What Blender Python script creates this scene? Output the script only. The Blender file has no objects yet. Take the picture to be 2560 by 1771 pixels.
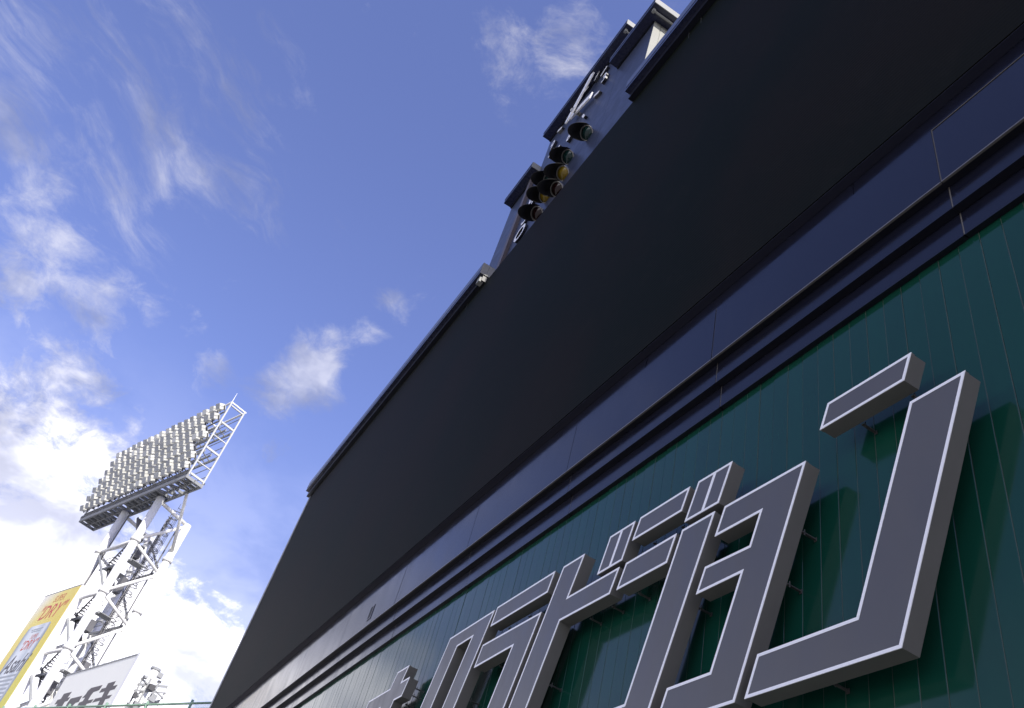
import bpy, bmesh, math, random
from mathutils import Vector, Matrix
random.seed(7)
R = math.radians
scene = bpy.context.scene
COL = scene.collection

# ------------------------------------------------------------------ camera
# the eye is the origin; X runs along the scoreboard wall, +Y goes into it, Z is up
cam_d = bpy.data.cameras.new('camera')
cam_d.sensor_width = 36.0
cam_d.lens = 2115.94 / 2560 * 36
cam_d.clip_start = 0.05
cam_d.clip_end = 6000
cam = bpy.data.objects.new('camera', cam_d)
COL.objects.link(cam)
c_right = Vector((0.48878954, 0.84165003, 0.22958662))
c_up = Vector((0.51096749, -0.48949678, 0.70661526))
c_fwd = Vector((-0.70710466, 0.22807485, 0.66931671))
m3 = Matrix((c_right, c_up, -c_fwd)).transposed()
cam.matrix_world = m3.to_4x4()
scene.camera = cam

# ------------------------------------------------------------------ sun, sky, exposure
SUN = Vector((0.78, 0.04, 0.62)).normalized()
sun_d = bpy.data.lights.new('sun', 'SUN')
sun_d.energy = 4.5
sun_d.angle = R(0.5)
sun_d.color = (1.0, 0.95, 0.87)
sun = bpy.data.objects.new('sun', sun_d)
COL.objects.link(sun)
sun.rotation_euler = SUN.to_track_quat('Z', 'Y').to_euler()
sun.location = SUN * 200

scene.view_settings.view_transform = 'Standard'
scene.view_settings.look = 'None'
scene.view_settings.gamma = 1
scene.view_settings.use_curve_mapping = False
scene.view_settings.exposure = 0.35

world = bpy.data.worlds.new('World')
scene.world = world
world.use_nodes = True
wt = world.node_tree
wt.nodes.clear()


class NT:
    """tiny node-graph helper"""
    def __init__(s, tree): s.t = tree
    def n(s, typ, **kw):
        nd = s.t.nodes.new(typ)
        for k, v in kw.items(): setattr(nd, k, v)
        return nd
    def put(s, sock, val):
        if isinstance(val, bpy.types.NodeSocket): s.t.links.new(val, sock)
        elif val is not None: sock.default_value = val
    def math(s, op, a, b=None, c=None, clamp=False):
        nd = s.n('ShaderNodeMath', operation=op, use_clamp=clamp)
        for i, v in enumerate((a, b, c)):
            if v is not None: s.put(nd.inputs[i], v)
        return nd.outputs[0]
    def vec(s, op, a, b=None, scale=None):
        nd = s.n('ShaderNodeVectorMath', operation=op)
        s.put(nd.inputs[0], a)
        if b is not None: s.put(nd.inputs[1], b)
        if scale is not None: s.put(nd.inputs['Scale'], scale)
        return nd.outputs['Value'] if op in ('DOT_PRODUCT', 'LENGTH') else nd.outputs[0]
    def smooth(s, v, a, b, lo=0.0, hi=1.0):
        nd = s.n('ShaderNodeMapRange', interpolation_type='SMOOTHSTEP')
        s.put(nd.inputs[0], v)
        for i, x in enumerate((a, b, lo, hi)): nd.inputs[i + 1].default_value = x
        return nd.outputs[0]
    def noise(s, v, scale, detail=6, rough=0.55, dist=0.0):
        nd = s.n('ShaderNodeTexNoise')
        s.put(nd.inputs['Vector'], v)
        nd.inputs['Scale'].default_value = scale
        nd.inputs['Detail'].default_value = detail
        nd.inputs['Roughness'].default_value = rough
        nd.inputs['Distortion'].default_value = dist
        return nd
    def mix(s, f, a, b, blend='MIX'):
        nd = s.n('ShaderNodeMix', data_type='RGBA', blend_type=blend)
        s.put(nd.inputs[0], f); s.put(nd.inputs[6], a); s.put(nd.inputs[7], b)
        return nd.outputs[2]


def azel(az, el):
    a, e = R(az), R(el)
    return (-math.sin(a) * math.cos(e), math.cos(a) * math.cos(e), math.sin(e))


w = NT(wt)
sky = w.n('ShaderNodeTexSky', sky_type='NISHITA', sun_disc=False)
sky.sun_elevation = math.asin(SUN.z)
sky.sun_rotation = math.atan2(SUN.x, SUN.y)
sky.air_density = 1.0
sky.dust_density = 0.6
sky.ozone_density = 2.5
skyc = w.mix(1.0, sky.outputs[0], (1.24, 1.04, 1.36, 1), 'MULTIPLY')
tc = w.n('ShaderNodeTexCoord').outputs['Generated']
dz = w.n('ShaderNodeSeparateXYZ')
w.put(dz.inputs[0], tc)
elev = w.math('MAXIMUM', dz.outputs[2], 0.0)
squash = w.vec('MULTIPLY', tc, (1.0, 1.0, 1.7))
# puffy cloud: more of it towards the horizon, gathered in banks
warp = w.vec('SCALE', w.vec('SUBTRACT', w.noise(squash, 6.0, 4, 0.5).outputs[1], (0.5, 0.5, 0.5)), scale=0.09)
cv = w.vec('ADD', squash, warp)
n1 = w.noise(cv, 15.0, 10, 0.66, 0.25).outputs[0]
n2 = w.noise(squash, 2.3, 3, 0.5).outputs[0]
cov = w.smooth(elev, 0.24, 0.45, 0.40, -0.17)
cov = w.math('ADD', cov, w.math('MULTIPLY', w.math('SUBTRACT', n2, 0.5), 0.30))
banks = [  # az, el, radius, amount
    (110, 32.8, 4.2, .21), (106, 32.6, 3.6, .24), (101.7, 33.0, 2.4, .30), (112, 37, 2.6, .20), (98, 34.5, 2.0, .16), (94, 32.5, 1.7, .26), (89.6, 33.6, 2.2, .26), (87.4, 34.6, 2.6, .30),
    (85.2, 35.6, 2.4, .28), (88.0, 37.0, 2.2, .24), (85.6, 38.6, 2.0, .22), (84.0, 41.0, 2.0, .24), (82.8, 43.2, 2.2, .22), (85, 29.7, 2.6, .24), (87.5, 30.5, 2.0, .18), (90.5, 27.5, 3, .12),
    (84, 62.3, 5, .16), (77, 60.0, 5, .20), (70, 65, 5, .14), (100.5, 21.5, 9, .22), (93, 17.4, 9, .22),
    (100, 25.5, 5, .18), (106, 26, 6, .12), (86.0, 18.5, 5, .10), (86.0, 25.5, 7, -.09), (90, 26.5, 4, -.06)]
for az, el, rad, amt in banks:
    d = w.vec('DOT_PRODUCT', tc, azel(az, el))
    cov = w.math('ADD', cov, w.smooth(d, math.cos(R(rad * 1.25)), 1.0, 0.0, amt * (0.85 if el > 28 else 0.9)))
dens = w.smooth(w.math('ADD', n1, cov), 0.50, 0.92)
dens = w.math('MULTIPLY', dens, w.smooth(elev, 0.40, 0.56, 1.0, 0.60))
# thin streaked cirrus
e1 = Vector((-0.50, 0.847, -0.182)).normalized()
e3 = Vector(azel(110, 42)); e3 = (e3 - e1 * e3.dot(e1)).normalized()
e2 = e3.cross(e1)
cx = w.n('ShaderNodeCombineXYZ')
w.put(cx.inputs[0], w.math('MULTIPLY', w.vec('DOT_PRODUCT', tc, tuple(e1)), 1.0))
w.put(cx.inputs[1], w.math('MULTIPLY', w.vec('DOT_PRODUCT', tc, tuple(e2)), 3.4))
w.put(cx.inputs[2], w.math('MULTIPLY', w.vec('DOT_PRODUCT', tc, tuple(e3)), 2.0))
warp2 = w.vec('SCALE', w.vec('SUBTRACT', w.noise(tc, 5.0, 3, 0.5).outputs[1], (0.5, 0.5, 0.5)), scale=0.30)
n3 = w.noise(w.vec('ADD', cx.outputs[0], warp2), 6.0, 9, 0.66, 0.2).outputs[0]
wd = w.vec('DOT_PRODUCT', tc, azel(111.5, 42.5))
wis = w.math('ADD', n3, w.smooth(wd, math.cos(R(14)), 1.0, -0.12, 0.15))
wis = w.smooth(wis, 0.53, 0.86)
fine = w.noise(cv, 30.0, 5, 0.6).outputs[0]
wis = w.math('MULTIPLY', wis, w.smooth(fine, 0.25, 0.7, 0.6, 1.0))
dens = w.math('MAXIMUM', dens, w.math('MULTIPLY', wis, 0.46), clamp=True)
haze_low = w.math('MULTIPLY', w.smooth(elev, 0.20, 0.58, 0.64, 0.0), w.smooth(w.noise(cv, 4.0, 6, 0.6).outputs[0], 0.25, 0.65, 0.55, 1.0))
dens = w.math('MAXIMUM', dens, haze_low)
core = w.smooth(dens, 0.3, 1.0, 0.0, 1.0)
low = w.smooth(elev, 0.24, 0.52, 1.0, 0.0)
bright = w.math('ADD', 5.0, w.math('MULTIPLY', core, w.math('ADD', 1.2, w.math('MULTIPLY', low, 6.0))))
shade = w.noise(cv, 7.0, 5, 0.55).outputs[0]
lit = w.smooth(shade, 0.36, 0.60, 0.0, 1.0)
bright = w.math('MULTIPLY', bright, w.math('ADD', 0.44, w.math('MULTIPLY', lit, 0.62)))
ccol = w.vec('SCALE', w.mix(lit, (0.90, 0.92, 1.12, 1), (1.0, 0.975, 1.0, 1)), scale=bright)
allc = w.mix(w.math('MULTIPLY', dens, 0.93), skyc, ccol)
bg = w.n('ShaderNodeBackground')
w.put(bg.inputs[0], allc)
bg.inputs[1].default_value = 0.15
wo = w.n('ShaderNodeOutputWorld')
wt.links.new(bg.outputs[0], wo.inputs[0])


# ------------------------------------------------------------------ materials
def mat(name, col, rough=0.5, spec=0.5, metal=0.0, coat=0.0, var=0.0, vscale=3.0, bump=0.0, bscale=40.0, rvar=0.0, stretch=None, grime=0.0):
    m = bpy.data.materials.new(name)
    m.use_nodes = True
    t = NT(m.node_tree)
    b = m.node_tree.nodes['Principled BSDF']
    b.inputs['Base Color'].default_value = (*col, 1)
    b.inputs['Roughness'].default_value = rough
    b.inputs['Specular IOR Level'].default_value = spec
    b.inputs['Metallic'].default_value = metal
    b.inputs['Coat Weight'].default_value = coat
    b.inputs['Coat Roughness'].default_value = 0.06
    co = t.n('ShaderNodeTexCoord').outputs['Object']
    if stretch:
        mp = t.n('ShaderNodeMapping')
        t.put(mp.inputs[0], co)
        mp.inputs['Scale'].default_value = stretch
        co = mp.outputs[0]
    c = (*col, 1)
    if var:
        oi = t.n('ShaderNodeObjectInfo').outputs['Random']
        nz = t.noise(co, vscale, 6, 0.6)
        f = t.math('ADD', t.math('MULTIPLY', t.math('SUBTRACT', nz.outputs[0], 0.5), 2 * var), 1.0)
        f = t.math('ADD', f, t.math('MULTIPLY', t.math('SUBTRACT', oi, 0.5), var * 0.6))
        c = t.vec('SCALE', col, scale=f)
    if grime:
        g = t.noise(co, 1.3, 8, 0.7)
        c = t.mix(t.smooth(g.outputs[0], 0.52, 0.78, 0.0, grime), c, (0.10, 0.09, 0.075, 1))
    if var or grime:
        t.put(b.inputs['Base Color'], c)
    if rvar:
        nr = t.noise(co, vscale * 2.3, 5, 0.6)
        t.put(b.inputs['Roughness'], t.smooth(nr.outputs[0], 0.25, 0.75, max(0.02, rough - rvar), rough + rvar))
    if bump:
        nb = t.noise(co, bscale, 3, 0.5)
        bm_ = t.n('ShaderNodeBump')
        bm_.inputs['Strength'].default_value = bump
        bm_.inputs['Distance'].default_value = 0.01
        t.put(bm_.inputs['Height'], nb.outputs[0])
        t.put(b.inputs['Normal'], bm_.outputs[0])
    return m


M = {}
M['green'] = mat('green_painted_siding', (0.005, 0.047, 0.030), 0.12, 0.36, coat=0.0, var=0.24, vscale=2.0, rvar=0.05, stretch=(1, 1, 0.25), bump=0.03, bscale=1.6)
M['seam'] = mat('siding_joint_sealant', (0.060, 0.085, 0.068), 0.6, 0.3, var=0.2)
M['navy'] = mat('navy_cladding', (0.0080, 0.0090, 0.0180), 0.17, 0.42, coat=0.0, var=0.14, vscale=1.2, rvar=0.06, stretch=(1, 1, 0.3), bump=0.03, bscale=1.2, grime=0.04)
M['navy_dark'] = mat('navy_shadow_joint', (0.006, 0.007, 0.014), 0.35, 0.4, var=0.1)
M['lip'] = mat('cornice_lip_metal', (0.13, 0.125, 0.12), 0.4, 0.5, var=0.2)
M['flange'] = mat('side_flashing', (0.24, 0.25, 0.25), 0.5, 0.4, var=0.25)
M['led'] = mat('unlit_display_face', (0.005, 0.005, 0.004), 0.6, 0.03)
M['ledframe'] = mat('display_frame', (0.02, 0.022, 0.04), 0.3, 0.5, var=0.1)
M['lid'] = mat('lid_navy_metal', (0.020, 0.024, 0.055), 0.28, 0.5, var=0.12, rvar=0.05)
M['cap'] = mat('cream_flashing', (0.26, 0.265, 0.245), 0.55, 0.4, var=0.12, grime=0.25)
M['bluegrey'] = mat('bluegrey_panel', (0.040, 0.050, 0.085), 0.38, 0.3, var=0.10, vscale=1.0, rvar=0.06)
M['sheen'] = mat('sky_sheen_trim', (0.075, 0.088, 0.13), 0.3, 0.5, var=0.1)  # lighter blue-grey: reflected sky put into the colour
M['cream'] = mat('cream_ribbed_siding', (0.25, 0.255, 0.22), 0.55, 0.4, var=0.1, grime=0.2)
M['brownpipe'] = mat('brown_downpipe', (0.09, 0.075, 0.07), 0.45, 0.4, var=0.15)
M['face'] = mat('letter_face_grey', (0.092, 0.090, 0.088), 0.36, 0.45, var=0.12, vscale=1.6, rvar=0.08, stretch=(1, 1, 0.35), grime=0.10)
M['side'] = mat('letter_return_metal', (0.145, 0.143, 0.132), 0.42, 0.5, var=0.16, vscale=5, stretch=(1, 1, 0.3), grime=0.25)
M['white'] = mat('white_edge_paint', (0.90, 0.90, 0.88), 0.35, 0.5)
M['bracket'] = mat('galvanised_bracket', (0.05, 0.05, 0.048), 0.45, 0.5, var=0.3)
M['towerwhite'] = mat('white_tower_paint', (0.74, 0.74, 0.71), 0.42, 0.45, var=0.10, vscale=0.6, grime=0.22)
M['towergrey'] = mat('grey_tower_steel', (0.27, 0.28, 0.28), 0.5, 0.4, var=0.2, vscale=1.5, grime=0.3)
M['towerdark'] = mat('dark_tower_steel', (0.11, 0.11, 0.115), 0.5, 0.4, var=0.3, vscale=1.5, grime=0.3)
M['framegrey'] = mat('pale_frame_paint', (0.50, 0.51, 0.49), 0.45, 0.4, var=0.15, vscale=1.0, grime=0.3)
M['lampbody'] = mat('floodlight_housing', (0.60, 0.60, 0.55), 0.42, 0.5, var=0.25, vscale=2.5, grime=0.2)
M['lampdark'] = mat('floodlight_yoke', (0.07, 0.07, 0.07), 0.5, 0.4)
M['lampglass'] = mat('floodlight_glass', (0.35, 0.37, 0.38), 0.08, 0.6)
M['black'] = mat('black_hood', (0.010, 0.010, 0.011), 0.55, 0.3)
M['lensgreen'] = mat('green_lens', (0.010, 0.035, 0.032), 0.12, 0.6)
M['lensyellow'] = mat('yellow_lens', (0.22, 0.15, 0.012), 0.15, 0.6, var=0.35, vscale=14)
M['lensred'] = mat('red_lens', (0.018, 0.006, 0.006), 0.12, 0.6)
M['rim'] = mat('lamp_rim', (0.34, 0.33, 0.30), 0.35, 0.5, metal=0.2)
M['fence'] = mat('green_fence_paint', (0.22, 0.33, 0.24), 0.45, 0.4, var=0.15)
M['concrete'] = mat('stand_concrete', (0.33, 0.32, 0.30), 0.85, 0.2, var=0.2, vscale=0.6, bump=0.2, bscale=8, grime=0.4)
M['ground'] = mat('ground_paving', (0.20, 0.195, 0.185), 0.9, 0.2, var=0.25, vscale=0.2, bump=0.2, bscale=3)
M['signgrey'] = mat('sign_panel_grey', (0.80, 0.80, 0.72), 0.5, 0.4, var=0.04)
M['signdark'] = mat('sign_dark_print', (0.055, 0.045, 0.045), 0.5, 0.4)
M['adwhite'] = mat('advert_box_white', (0.78, 0.78, 0.77), 0.45, 0.4, grime=0.1)
M['red'] = mat('advert_red_print', (0.50, 0.075, 0.045), 0.5, 0.4)
M['adgrey'] = mat('advert_grey_print', (0.30, 0.33, 0.36), 0.5, 0.4)
M['addark'] = mat('advert_dark_print', (0.07, 0.07, 0.085), 0.5, 0.4)


def print_mat(name, stops, axis, lo, hi, grain=0.0):
    """flat print: a colour ramp across the panel"""
    m = bpy.data.materials.new(name)
    m.use_nodes = True
    t = NT(m.node_tree)
    b = m.node_tree.nodes['Principled BSDF']
    b.inputs['Roughness'].default_value = 0.45
    co = t.n('ShaderNodeTexCoord').outputs['Object']
    d = t.vec('DOT_PRODUCT', co, axis)
    f = t.math('DIVIDE', t.math('SUBTRACT', d, lo), hi - lo, clamp=True)
    r = t.n('ShaderNodeValToRGB')
    while len(r.color_ramp.elements) < len(stops): r.color_ramp.elements.new(0.5)
    for e, (p, c) in zip(r.color_ramp.elements, stops):
        e.position = p
        e.color = (*c, 1)
    t.put(r.inputs[0], f)
    t.put(b.inputs['Base Color'], r.outputs[0])
    return m


# fine LED rows: relief on the display face
def add_led_relief(m):
    t = NT(m.node_tree)
    b = m.node_tree.nodes['Principled BSDF']
    co = t.n('ShaderNodeTexCoord').outputs['Object']
    wv = t.n('ShaderNodeTexWave', wave_type='BANDS', bands_direction='Z', wave_profile='SIN')
    t.put(wv.inputs['Vector'], co)
    wv.inputs['Scale'].default_value = 5.2
    bp = t.n('ShaderNodeBump')
    bp.inputs['Strength'].default_value = 0.08
    bp.inputs['Distance'].default_value = 0.01
    t.put(bp.inputs['Height'], wv.outputs[1])
    t.put(b.inputs['Normal'], bp.outputs[0])


add_led_relief(M['led'])
_t = NT(M['led'].node_tree)
_co = _t.n('ShaderNodeTexCoord').outputs['Object']
_n = _t.noise(_co, 0.22, 4, 0.55)
_c = _t.mix(_t.smooth(_n.outputs[0], 0.36, 0.64), (0.0062, 0.0084, 0.0060, 1), (0.0102, 0.0092, 0.0066, 1))
_d = _t.noise(_co, 2.2, 8, 0.7)
_c = _t.mix(_t.smooth(_d.outputs[0], 0.50, 0.80, 0.0, 0.35), _c, (0.016, 0.015, 0.012, 1))
_t.put(M['led'].node_tree.nodes['Principled BSDF'].inputs['Base Color'], _c)


# ------------------------------------------------------------------ mesh helpers
class MB:
    def __init__(s): s.v, s.f, s.m = [], [], []
    def poly(s, idx, mi=0): s.f.append(tuple(idx)); s.m.append(mi)
    def add(s, pts):
        k = len(s.v)
        s.v += [tuple(p) for p in pts]
        return k
    def box(s, a, b, mi=0):
        x0, y0, z0 = a; x1, y1, z1 = b
        k = s.add([(x0, y0, z0), (x1, y0, z0), (x1, y1, z0), (x0, y1, z0), (x0, y0, z1), (x1, y0, z1), (x1, y1, z1), (x0, y1, z1)])
        for q in ((0, 3, 2, 1), (4, 5, 6, 7), (0, 1, 5, 4), (1, 2, 6, 5), (2, 3, 7, 6), (3, 0, 4, 7)): s.poly([k + i for i in q], mi)
        return s
    def obox(s, o, ax, ay, az, mi=0):
        """box from a corner point and three edge vectors"""
        o, ax, ay, az = Vector(o), Vector(ax), Vector(ay), Vector(az)
        k = s.add([o, o + ax, o + ax + ay, o + ay, o + az, o + ax + az, o + ax + ay + az, o + ay + az])
        for q in ((0, 3, 2, 1), (4, 5, 6, 7), (0, 1, 5, 4), (1, 2, 6, 5), (2, 3, 7, 6), (3, 0, 4, 7)): s.poly([k + i for i in q], mi)
        return s
    def tube(s, a, b, r, n=10, mi=0, r2=None, caps=True):
        a, b = Vector(a), Vector(b)
        d = (b - a).normalized()
        e = d.cross(Vector((0, 0, 1)) if abs(d.z) < 0.95 else Vector((1, 0, 0))).normalized()
        g = d.cross(e)
        r2 = r if r2 is None else r2
        k = s.add([a + (e * math.cos(2 * math.pi * i / n) + g * math.sin(2 * math.pi * i / n)) * r for i in range(n)] +
                  [b + (e * math.cos(2 * math.pi * i / n) + g * math.sin(2 * math.pi * i / n)) * r2 for i in range(n)])
        for i in range(n):
            j = (i + 1) % n
            s.poly((k + i, k + j, k + n + j, k + n + i), mi)
        if caps:
            s.poly([k + i for i in range(n)][::-1], mi)
            s.poly([k + n + i for i in range(n)], mi)
        return s
    def bar(s, a, b, wd, ht, mi=0):
        a, b = Vector(a), Vector(b)
        d = (b - a)
        e = d.cross(Vector((0, 0, 1)) if abs(d.normalized().z) < 0.95 else Vector((1, 0, 0))).normalized() * wd
        g = d.cross(e).normalized() * ht
        return s.obox(a - e / 2 - g / 2, d, e, g, mi)
    def prism(s, poly, y0, y1, mi=0, mcap=None):
        """poly: list of (x, z); extruded from y0 (front) to y1"""
        n = len(poly)
        mcap = mi if mcap is None else mcap
        k = s.add([(x, y0, z) for x, z in poly] + [(x, y1, z) for x, z in poly])
        s.poly(range(k, k + n), mcap)
        s.poly(range(k + 2 * n - 1, k + n - 1, -1), mi)
        for i in range(n):
            j = (i + 1) % n
            s.poly((k + i, k + n + i, k + n + j, k + j), mi)
        return s
    def ring(s, outer, inner, y0, y1, mi=0):
        """frame between two loops with the same number of points"""
        n = len(outer)
        k = s.add([(x, y0, z) for x, z in outer] + [(x, y0, z) for x, z in inner] + [(x, y1, z) for x, z in outer] + [(x, y1, z) for x, z in inner])
        for i in range(n):
            j = (i + 1) % n
            s.poly((k + i, k + j, k + n + j, k + n + i), mi)
            s.poly((k + 2 * n + i, k + 3 * n + i, k + 3 * n + j, k + 2 * n + j), mi)
            s.poly((k + i, k + 2 * n + i, k + 2 * n + j, k + j), mi)
            s.poly((k + n + i, k + n + j, k + 3 * n + j, k + 3 * n + i), mi)
        return s
    def mesh(s, name, mats):
        me = bpy.data.meshes.new(name)
        me.from_pydata(s.v, [], s.f)
        for m in (mats if isinstance(mats, (list, tuple)) else [mats]): me.materials.append(m)
        me.polygons.foreach_set('material_index', s.m)
        bm = bmesh.new()
        bm.from_mesh(me)
        bmesh.ops.recalc_face_normals(bm, faces=bm.faces)
        bm.to_mesh(me)
        bm.free()
        me.update()
        return me
    def build(s, name, mats, parent=None, smooth=False, **props):
        me = s.mesh(name, mats)
        if smooth:
            me.polygons.foreach_set('use_smooth', [len(p.vertices) == 4 for p in me.polygons])
        return link(name, me, parent, **props)


def link(name, data, parent=None, **props):
    o = bpy.data.objects.new(name, data)
    COL.objects.link(o)
    if parent: o.parent = parent
    for k, v in props.items(): o[k] = v
    return o


def thing(name, loc, label, category, group=None):
    o = bpy.data.objects.new(name, None)
    COL.objects.link(o)
    o.location = loc
    o.empty_display_size = 0.3
    o['label'] = label
    o['category'] = category
    if group: o['group'] = group
    # children carry world coordinates
    o['_w'] = 0
    del o['_w']
    return o


def world_parent(child, parent):
    child.parent = parent
    off = Vector((0, 0, 0))
    p = parent
    while p:
        off += p.location
        p = p.parent
    child.location = child.location - off
    return child


def part(mb, name, mats, parent, smooth=False, **props):
    """mesh given in world coordinates, made a child of a thing (things are never rotated)"""
    o = mb.build(name, mats, None, smooth, **props)
    return world_parent(o, parent)


def inset(poly, d):
    """offset a closed polygon inwards by d (negative: outwards)"""
    n = len(poly)
    area = sum(poly[i][0] * poly[(i + 1) % n][1] - poly[(i + 1) % n][0] * poly[i][1] for i in range(n))
    sg = 1 if area > 0 else -1
    out = []
    for i in range(n):
        p0, p1, p2 = Vector(poly[i - 1]), Vector(poly[i]), Vector(poly[(i + 1) % n])
        d1, d2 = (p1 - p0).normalized(), (p2 - p1).normalized()
        n1, n2 = Vector((-d1.y, d1.x)) * sg, Vector((-d2.y, d2.x)) * sg
        k = (n1 + n2)
        k = k / max(0.15, k.dot(n1))
        out.append(tuple(p1 + k * d))
    return out


# ------------------------------------------------------------------ ground and stand
GZ = -1.6
g = MB()
g.add([(-3000, -3000, GZ), (3000, -3000, GZ), (3000, 3000, GZ), (-3000, 3000, GZ)])
g.poly((0, 1, 2, 3))
g.build('ground', M['ground'], kind='structure')

FA, FB = Vector((-31.0, 6.95, 0)), Vector((-62.0, -8.6, 0))       # line of the fence on the stand behind
fd = (FB - FA).normalized()
fn = Vector((fd.y, -fd.x, 0))
if fn.y < 0: fn = -fn
st = MB()
st.obox(FA - fd * 0 - fn * 0.4 + Vector((0, 0, GZ)), FB - FA, fn * 9, (0, 0, 8.05 - GZ))
st.obox(FA - fn * 0.55 + Vector((0, 0, 8.055)), FB - FA, fn * 0.9, (0, 0, 0.18))
st.build('grandstand_wall', M['concrete'], label='plain concrete grandstand wall carrying the green wire fence', category='wall')

# ------------------------------------------------------------------ scoreboard building
XL, XR = -32.3, 4.0
YS = 3.89            # display face
YP = 4.00            # main navy panels
YG = 4.225           # front of the green siding
ZS0, ZS1 = 7.757, 17.53
bld = thing('scoreboard_building', ((XL + XR) / 2, 7.0, GZ), 'huge stadium scoreboard building with dark display above navy cornice and green siding', 'building')

core = MB()
core.box((XL + 0.1, 4.30, GZ), (XR, 10.0, ZS1 - 0.05))
part(core, 'core_wall', M['ledframe'], bld)

# green siding: every plank its own piece
gw = MB()
gw.box((XL + 0.1, YG + 0.016, GZ), (XR, 4.299, 6.3))
gw_o = part(gw, 'green_wall', M['seam'], bld)
PW = 0.1930
pm = MB()
pw2 = (PW - 0.0055) / 2
hh = (6.35 - GZ) / 2
ch = 0.0025
pr = [(-pw2, 0.012), (-pw2, ch), (-pw2 + ch, 0.0), (pw2 - ch, 0.0), (pw2, ch), (pw2, 0.012)]
k = pm.add([(x, y, -hh) for x, y in pr] + [(x, y, hh) for x, y in pr])
for i in range(5): pm.poly((k + i, k + i + 1, k + 6 + i + 1, k + 6 + i))
pm.poly((k + 5, k, k + 6, k + 11))
pm.poly(range(k, k + 6)); pm.poly(range(k + 11, k + 5, -1))
pm.box((pw2 + 0.0004, 0.0022, -hh), (pw2 + 0.0046, 0.011, hh), 1)
plank_me = pm.mesh('plank', [M['green'], M['seam']])
x = -0.632 * 4.225 + PW / 2 + PW * 33
while x > XL + 0.2:
    p = bpy.data.objects.new('plank', plank_me)
    COL.objects.link(p)
    p.location = (x, YG, GZ + hh + 0.01)
    world_parent(p, gw_o)
    p.rotation_euler = (R(random.gauss(0, 0.022)), 0, R(random.gauss(0, 0.16)))
    x -= PW

# cornice: core mass plus each cladding panel
cm = MB()
cm.box((XL + 0.1, YG - 0.006, 6.112), (XR, 4.31, 6.40))
cm.box((XL + 0.1, YP + 0.094, 6.402), (XR, 4.312, 6.70))
cm.box((XL + 0.1, YP + 0.012, 6.70), (XR, 4.314, ZS0 - 0.02))
cor = part(cm, 'cornice', M['navy_dark'], bld)
JX = [-23.463 + 2.9862 * i for i in range(-3, 10)]
JX = [j for j in JX if XL < j < XR] + [XR]
prev = XL
gp = 0.013
M['joint'] = mat('panel_joint_sealant', (0.13, 0.12, 0.105), 0.6, 0.3, var=0.2)
for i, j in enumerate(JX):
    a, b = prev + gp / 2, j - gp / 2
    prev = j
    dy = random.uniform(-0.002, 0.002)
    q = MB()
    if j < XR - 0.1:
        for ya, za, zb in ((YP + 0.006, 6.70, 7.52), (YP + 0.0905, 6.412, 6.698), (YP + 0.1725, 6.115, 6.41)):
            q2 = MB(); q2.box((j - gp / 2 + .0005, ya, za), (j + gp / 2 - .0005, ya + 0.004, zb)); part(q2, 'joint', M['joint'], cor)
    drop = 0.03 if j > -1.0 and j < 1 else 0.0
    q.box((a, YP + dy, 6.70), (b, YP + 0.011, 7.525 - drop))
    o = part(q, 'cladding_panel', M['navy'], cor)
    q = MB(); q.box((a, YP + 0.088 + dy, 6.412), (b, YP + 0.093, 6.698)); part(q, 'step_panel', M['navy'], cor)
    q = MB(); q.box((a, YP + 0.170 + dy, 6.115), (b, YG - 0.008, 6.41)); part(q, 'step_panel', M['navy'], cor)
    q = MB(); q.box((a, YP - 0.006, 6.684), (b, YP + 0.016, 6.698)); part(q, 'lip', M['lip'], cor)
    q = MB(); q.box((a, YP + 0.084, 6.398), (b, YP + 0.168, 6.410)); part(q, 'soffit_strip', M['navy_dark'], cor)
    q = MB(); q.box((a, YP + 0.166, 6.098), (b, YG - 0.002, 6.113)); part(q, 'soffit_strip', M['navy_dark'], cor)
q = MB(); q.box((XL + .1, YP + 0.005, 7.5255), (XR - 0.01, YP + 0.011, 7.5345)); part(q, 'joint', M['joint'], cor)
prev = XL
UX = [-3.48 - 3.45 * i for i in range(8, -3, -1)]
for j in [u for u in UX if XL < u < XR] + [XR]:
    q = MB()
    q.box((prev + gp / 2, YP + random.uniform(0.002, 0.006), 7.535), (j - gp / 2, YP + 0.0115, ZS0 - 0.015))
    part(q, 'upper_panel', M['navy'], cor)
    prev = j
# small dark vent slot in one of the far panels
q = MB()
q.ring([(-16.00, 6.83), (-15.80, 6.83), (-15.80, 7.14), (-16.00, 7.14)], [(-15.97, 6.86), (-15.83, 6.86), (-15.83, 7.11), (-15.97, 7.11)], YP - 0.012, YP - 0.003)
v_o = part(q, 'vent', M['navy'], cor)
q = MB(); q.box((-15.97, YP - 0.0055, 6.86), (-15.83, YP - 0.0035, 7.11)); part(q, 'vent_grille', M['black'], cor)

# display
dm = MB()
dm.box((XL + 0.26, YS, ZS0), (XR, 4.28, ZS1))
disp = part(dm, 'display_screen', M['led'], bld, label='large dark unlit display screen')
q = MB(); q.box((XL + 0.26, YS + 0.012, ZS0 - 0.012), (XR, 4.05, ZS0 - 0.002)); part(q, 'bottom_rail', M['ledframe'], disp)
z = ZS0 - 0.6
while z < ZS1 - 0.3:
    z2 = min(z + 2.35, ZS1 - 0.02)
    q = MB(); q.box((XL, YS - 0.02 + random.uniform(-.004, .004), z), (XL + 0.255, 4.28, z2 - 0.012)); part(q, 'edge_flashing', M['flange'], disp)
    z = z2
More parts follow.
